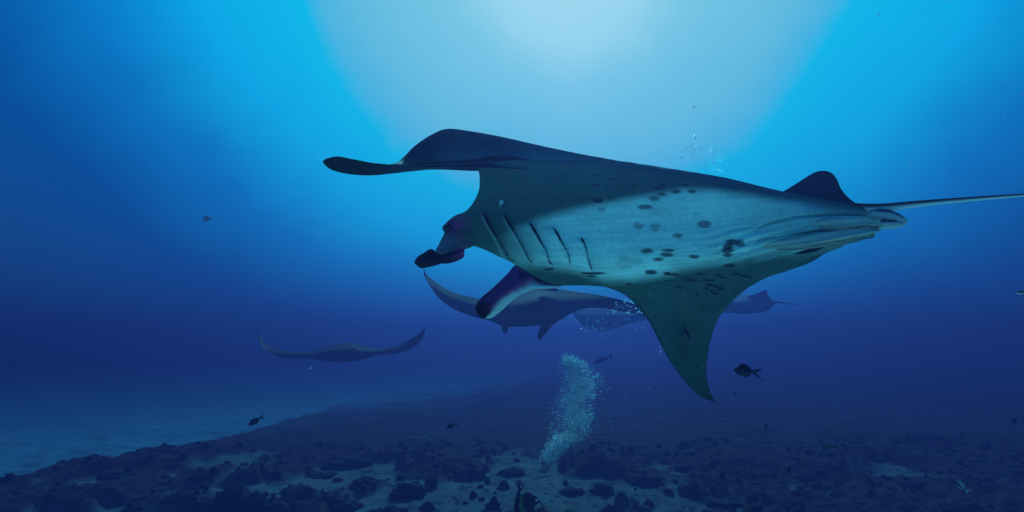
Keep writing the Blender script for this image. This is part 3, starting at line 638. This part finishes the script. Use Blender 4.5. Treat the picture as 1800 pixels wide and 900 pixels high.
for k, (px, pb, wpx, hpx, nm, lab, cat, cor) in enumerate(ROCKS):
    g_ = on_ground(px, pb); dist = (g_[1]*math.cos(PITCH)+(g_[2]-CAM[2])*math.sin(PITCH)); m_ = dist/900.
    rx = wpx*m_*.5; rz = hpx*m_*.75
    o = lump(nm, (rx, rx*.75, rz), 1, k+1, 4 if wpx > 30 else 3, .62, coral_m if cor else rock_m, .35 if cor else .12)
    o.location = (g_[0], g_[1]+rx*.3, min(ground(g_[0]+a_, g_[1]+b_) for a_ in (-rx*.8, 0, rx*.8) for b_ in (-rx*.5, 0, rx*.3))-.02); o.rotation_euler = (0, 0, k*1.3)
    o.rotation_euler = (0, 0, (k % 5-2)*.15)
    tag(o, lab, cat, 'coral heads on the reef' if cor else 'rocks on the reef')
def rubble(count):
    vs, fs, off = [], [], 0
    xs = rng.uniform(-14, 16, count*4); ys = 10+7.5*rng.random(count*4)**1.3
    hh, reef = floor_height(xs, ys); pr = (.10+.9*rubble_mask(xs, ys))*reef; ok = rng.random(count*4) < pr; xs, ys, hh = xs[ok][:count], ys[ok][:count], hh[ok][:count]
    n = len(xs); r_ = .02+.10*rng.random(n)**4
    J = 1+.35*rng.normal(size=(n, len(BV), 1))*.6
    V = BV[None]*J*r_[:, None, None]*np.stack([1+.5*rng.random(n), 1+.4*rng.random(n), .6+.5*rng.random(n)], -1)[:, None]
    V = V+np.stack([xs, ys, hh+.2*r_], -1)[:, None]; F = (BF[None]+(np.arange(n)*len(BV))[:, None, None]).reshape(-1, 3)
    o = mesh_obj('coral_rubble', V.reshape(-1, 3), F, rock_m, smooth=False); tag(o, 'loose dark coral rubble strewn over the reef', 'rubble', kind='stuff')
rubble(2600)

# ------------------------------------------------------------------ the diver
def skin_mesh(name, verts, edges, radii, mat, parent, sub=2, root_i=0):
    me = bpy.data.meshes.new(name); me.from_pydata([tuple(v) for v in verts], edges, []); me.materials.append(mat)
    o = bpy.data.objects.new(name, me); C.objects.link(o); o.parent = parent
    m = o.modifiers.new('skin', 'SKIN'); m.use_smooth_shade = True
    for i, r_ in enumerate(radii):
        sv_ = me.skin_vertices[0].data[i]; sv_.radius = (r_, r_) if isinstance(r_, (int, float)) else r_; sv_.use_root = (i == root_i)
    s = o.modifiers.new('subdivision', 'SUBSURF'); s.levels = s.render_levels = sub
    return o
def diver():
    D = 8.1
    neo = material('neoprene', (.004, .004, .006), rough=.9, spec=.03, scale=12, amount=.3)
    green = material('green_panel', (.02, .10, .02), rough=.7, spec=.2, scale=12, amount=.2)
    steel = material('tank_metal', (.01, .01, .013), rough=.6, spec=.2, scale=6); rub = material('mask_rubber', (.006, .006, .008), rough=.9, spec=.05, scale=10)
    lens = material('mask_lens', (.35, .55, .50), rough=.08, spec=.8, scale=10); pale = material('strap_pale', (.45, .6, .5), rough=.5, scale=10); flesh = material('face_skin', (.35, .22, .16), rough=.6, scale=10)
    H = P(928, 883, D); g0 = ground(H[0], H[1])
    root = empty('person', (H[0], H[1], g0)); tag(root, 'diver in a black wetsuit with green sleeve panel, one arm raised, at the bottom edge', 'person')
    def rel(px, py, dd=0.): return P(px, py, D+dd)-np.array([H[0], H[1], g0])
    h = H-np.array([H[0], H[1], g0])
    neck = h+[0, .01, -.15]; chest = h+[.01, 0, -.34]; belly_ = h+[.0, .02, -.56]; pel = h+[0, .03, -.74]
    sl_, sr = h+[-.13, 0, -.23], h+[.19, .02, -.20]
    el = rel(907, 897, -.02); wr = rel(912.5, 862, -.04)
    kneeL, kneeR = np.array([-.14, -.22, .09]), np.array([.16, -.24, .09]); hipL, hipR = pel+[-.1, 0, -.04], pel+[.1, 0, -.04]
    ankL, ankR = np.array([-.16, .22, .09]), np.array([.17, .22, .09])
    elR = h+[.32, -.05, -.44]; wrR = h+[.25, -.28, -.52]
    v = [pel, belly_, chest, neck, h+[0, 0, -.10], sl_, el, wr, sr, elR, wrR, hipL, kneeL, ankL, hipR, kneeR, ankR]
    e = [(0,1),(1,2),(2,3),(3,4),(2,5),(5,6),(6,7),(2,8),(8,9),(9,10),(0,11),(11,12),(12,13),(0,14),(14,15),(15,16)]
    r_ = [(.14,.11),(.14,.10),(.16,.11),.065,.06,.075,.05,.034,.075,.05,.034,.10,.065,.045,.10,.065,.045]
    body = skin_mesh('body', v, e, r_, neo, root)
    # gloved hand, fingers together, thumb apart
    def hand(name, w_, dirv, sidev, curl, parent):
        dirv = np.array(dirv, float); dirv /= np.linalg.norm(dirv); sidev = np.array(sidev, float); fwd = np.cross(dirv, sidev)
        v = [w_, w_+dirv*.045, w_+dirv*.085]; e = [(0, 1), (1, 2)]; r_ = [(.030, .022), (.040, .018), (.040, .016)]
        for k, (off, ln) in enumerate(((-.033, .072), (-.011, .084), (.011, .080), (.032, .064))):
            b = w_+dirv*.088+sidev*off; i = len(v)
            v += [b, b+dirv*ln*.5+fwd*curl*.3*ln+sidev*off*.15, b+dirv*ln*(1-.3*curl)+fwd*curl*ln*.9+sidev*off*.3]; e += [(2, i), (i, i+1), (i+1, i+2)]; r_ += [.010, .009, .0075]
        b = w_+dirv*.03+sidev*.035; i = len(v)
        v += [b, b+sidev*.035+dirv*.03, b+sidev*.045+dirv*.068]; e += [(1, i), (i, i+1), (i+1, i+2)]; r_ += [.013, .011, .009]
        return skin_mesh(name, v, e, r_, neo, parent, 2)
    hand('glove', wr+[0, 0, -.01], rel(911, 832)-wr, [1, 0, 0], .25, root)
    hand('glove', wrR, [-.3, -.6, .1], [.8, 0, .5], .8, root)
    # head in a hood, turned to the right and up
    bm = bmesh.new(); bmesh.ops.create_uvsphere(bm, u_segments=32, v_segments=22, radius=1.)
    for q_ in bm.verts:
        x, y, z = q_.co; jaw = 1-.22*max(0, -z); q_.co = (x*.125*jaw+(.018*max(0, x) if z < .2 else 0), y*.105*jaw, z*.145)
        q_.co.x += .022*math.exp(-((y/.3)**2+((z+.15)/.16)**2))*(1 if x > 0 else 0)       # nose
        q_.co.y += .012*math.copysign(math.exp(-((x+.05)/.2)**2-((z+.0)/.22)**2), y)          # ears under the hood
    me = bpy.data.meshes.new('head'); bm.to_mesh(me); bm.free(); me.materials.append(flesh)
    for p_ in me.polygons: p_.use_smooth = True
    hd = bpy.data.objects.new('head', me); C.objects.link(hd); hd.parent = root; hd.location = h; hd.rotation_euler = (0, R(-14), R(38))
    def shell(name, cond, k, mat):
        b2 = bmesh.new(); b2.from_mesh(me); bmesh.ops.delete(b2, geom=[f for f in b2.faces if not cond(f.calc_center_median())], context='FACES')
        b2.normal_update()
        for q_ in b2.verts: q_.co *= k
        m2 = bpy.data.meshes.new(name); b2.to_mesh(m2); b2.free(); m2.materials.clear(); m2.materials.append(mat)
        o = bpy.data.objects.new(name, m2); C.objects.link(o); o.parent = hd
        s_ = o.modifiers.new('thick', 'SOLIDIFY'); s_.thickness = .006; return o
    shell('hood', lambda c: not (c.x > .075 and -.1 < c.z < .05), 1.05, neo)
    shell('mask_strap', lambda c: -.002 < c.z < .028 and c.x < .09, 1.10, rub)
    def lathe_box(name, size, loc, mat, parent, rot=(0, 0, 0), bev=.3):
        b2 = bmesh.new(); bmesh.ops.create_cube(b2, size=1.); 
        for q_ in b2.verts: q_.co = Vector((q_.co.x*size[0], q_.co.y*size[1], q_.co.z*size[2]))
        bmesh.ops.bevel(b2, geom=b2.edges[:], offset=min(size)*bev, segments=3, affect='EDGES', profile=.5)
        m2 = bpy.data.meshes.new(name); b2.to_mesh(m2); b2.free(); m2.materials.append(mat)
        for p_ in m2.polygons: p_.use_smooth = True
        o = bpy.data.objects.new(name, m2); C.objects.link(o); o.parent = parent; o.location = loc; o.rotation_euler = rot; return o
    mk = lathe_box('mask', (.055, .15, .075), (.125, 0, .015), rub, hd); mk.parent = hd
    lathe_box('lens', (.012, .055, .05), (.152, .036, .018), lens, root).parent = hd; lathe_box('lens', (.012, .055, .05), (.152, -.036, .018), lens, root).parent = hd
    lathe_box('buckle', (.03, .012, .022), (.085, -.112, .016), pale, root).parent = hd
    lathe_box('regulator', (.05, .06, .05), (.155, 0, -.075), rub, root).parent = hd
    # sleeve panel, tank, straps, fins
    c = np.array([rel(916, 868, -.06), rel(917, 878, -.07), rel(918.5, 890, -.08), rel(922, 900, -.10), rel(928, 908, -.12)]); c = spline(c, 20)
    t_ = tube('sleeve_panel', c, np.linspace(.030, .038, 20)*np.minimum(1, np.linspace(0, 1, 20)*6+.6), green, root, 12)
    zz = np.linspace(0, 1, 24); rr_ = .088*np.clip(np.minimum(zz/.12, (1-zz)/.12), 0.02, 1)**.5
    tube('air_tank', np.stack([.02+0*zz, .21+0*zz+.03*(1-zz), h[2]-.72+.60*zz], -1)+np.array([0, 0, 0]), rr_, steel, root, 20)
    lathe_box('tank_valve', (.05, .05, .07), (.02, .21, h[2]-.09), steel, root)
    hp = spline(np.array([(.02, .2, h[2]-.08), (.16, .16, h[2]-.02), (.24, .0, h[2]-.08), (.15, -.12, h[2]-.10)]), 24); tube('hose', hp, .012, rub, root, 8)
    lathe_box('harness', (.34, .25, .34), (0.01, .03, h[2]-.44), neo, root, bev=.35)
    for sx in (-.17, .17):
        b2 = bmesh.new(); pts = [(-.05, 0), (-.06, .15), (-.10, .50), (-.09, .56), (.09, .56), (.10, .50), (.06, .15), (.05, 0)]
        top = [b2.verts.new((x, y, .012)) for x, y in pts]; bt_ = [b2.verts.new((x, y, -.012)) for x, y in pts]
        b2.faces.new(top); b2.faces.new(bt_[::-1])
        for i in range(8): b2.faces.new((top[i], bt_[i], bt_[(i+1) % 8], top[(i+1) % 8]))
        m2 = bpy.data.meshes.new('swim_fin'); b2.to_mesh(m2); b2.free(); m2.materials.append(rub); o = bpy.data.objects.new('swim_fin', m2); C.objects.link(o); o.parent = root; o.location = (sx, .2, .10)
    return root
diver()

# ------------------------------------------------------------------ drifting plankton
def plankton(count):
    px = rng.uniform(-60, 1860, count); py = rng.uniform(-40, 760, count); d = rng.uniform(1.6, 6.5, count)
    c = to_world(np.stack([px, py, d], -1)); r_ = (.0004+.0011*rng.random(count)**3)*d*.5
    V = c[:, None]+BV[None]*r_[:, None, None]*np.array([1.4, 1, .7]); F = (BF[None]+(np.arange(count)*len(BV))[:, None, None]).reshape(-1, 3)
    o = mesh_obj('plankton', V.reshape(-1, 3), F, material('plankton', (.6, .7, .65), rough=.8, scale=30)); tag(o, 'fine pale plankton specks drifting in the water', kind='stuff')
plankton(420)
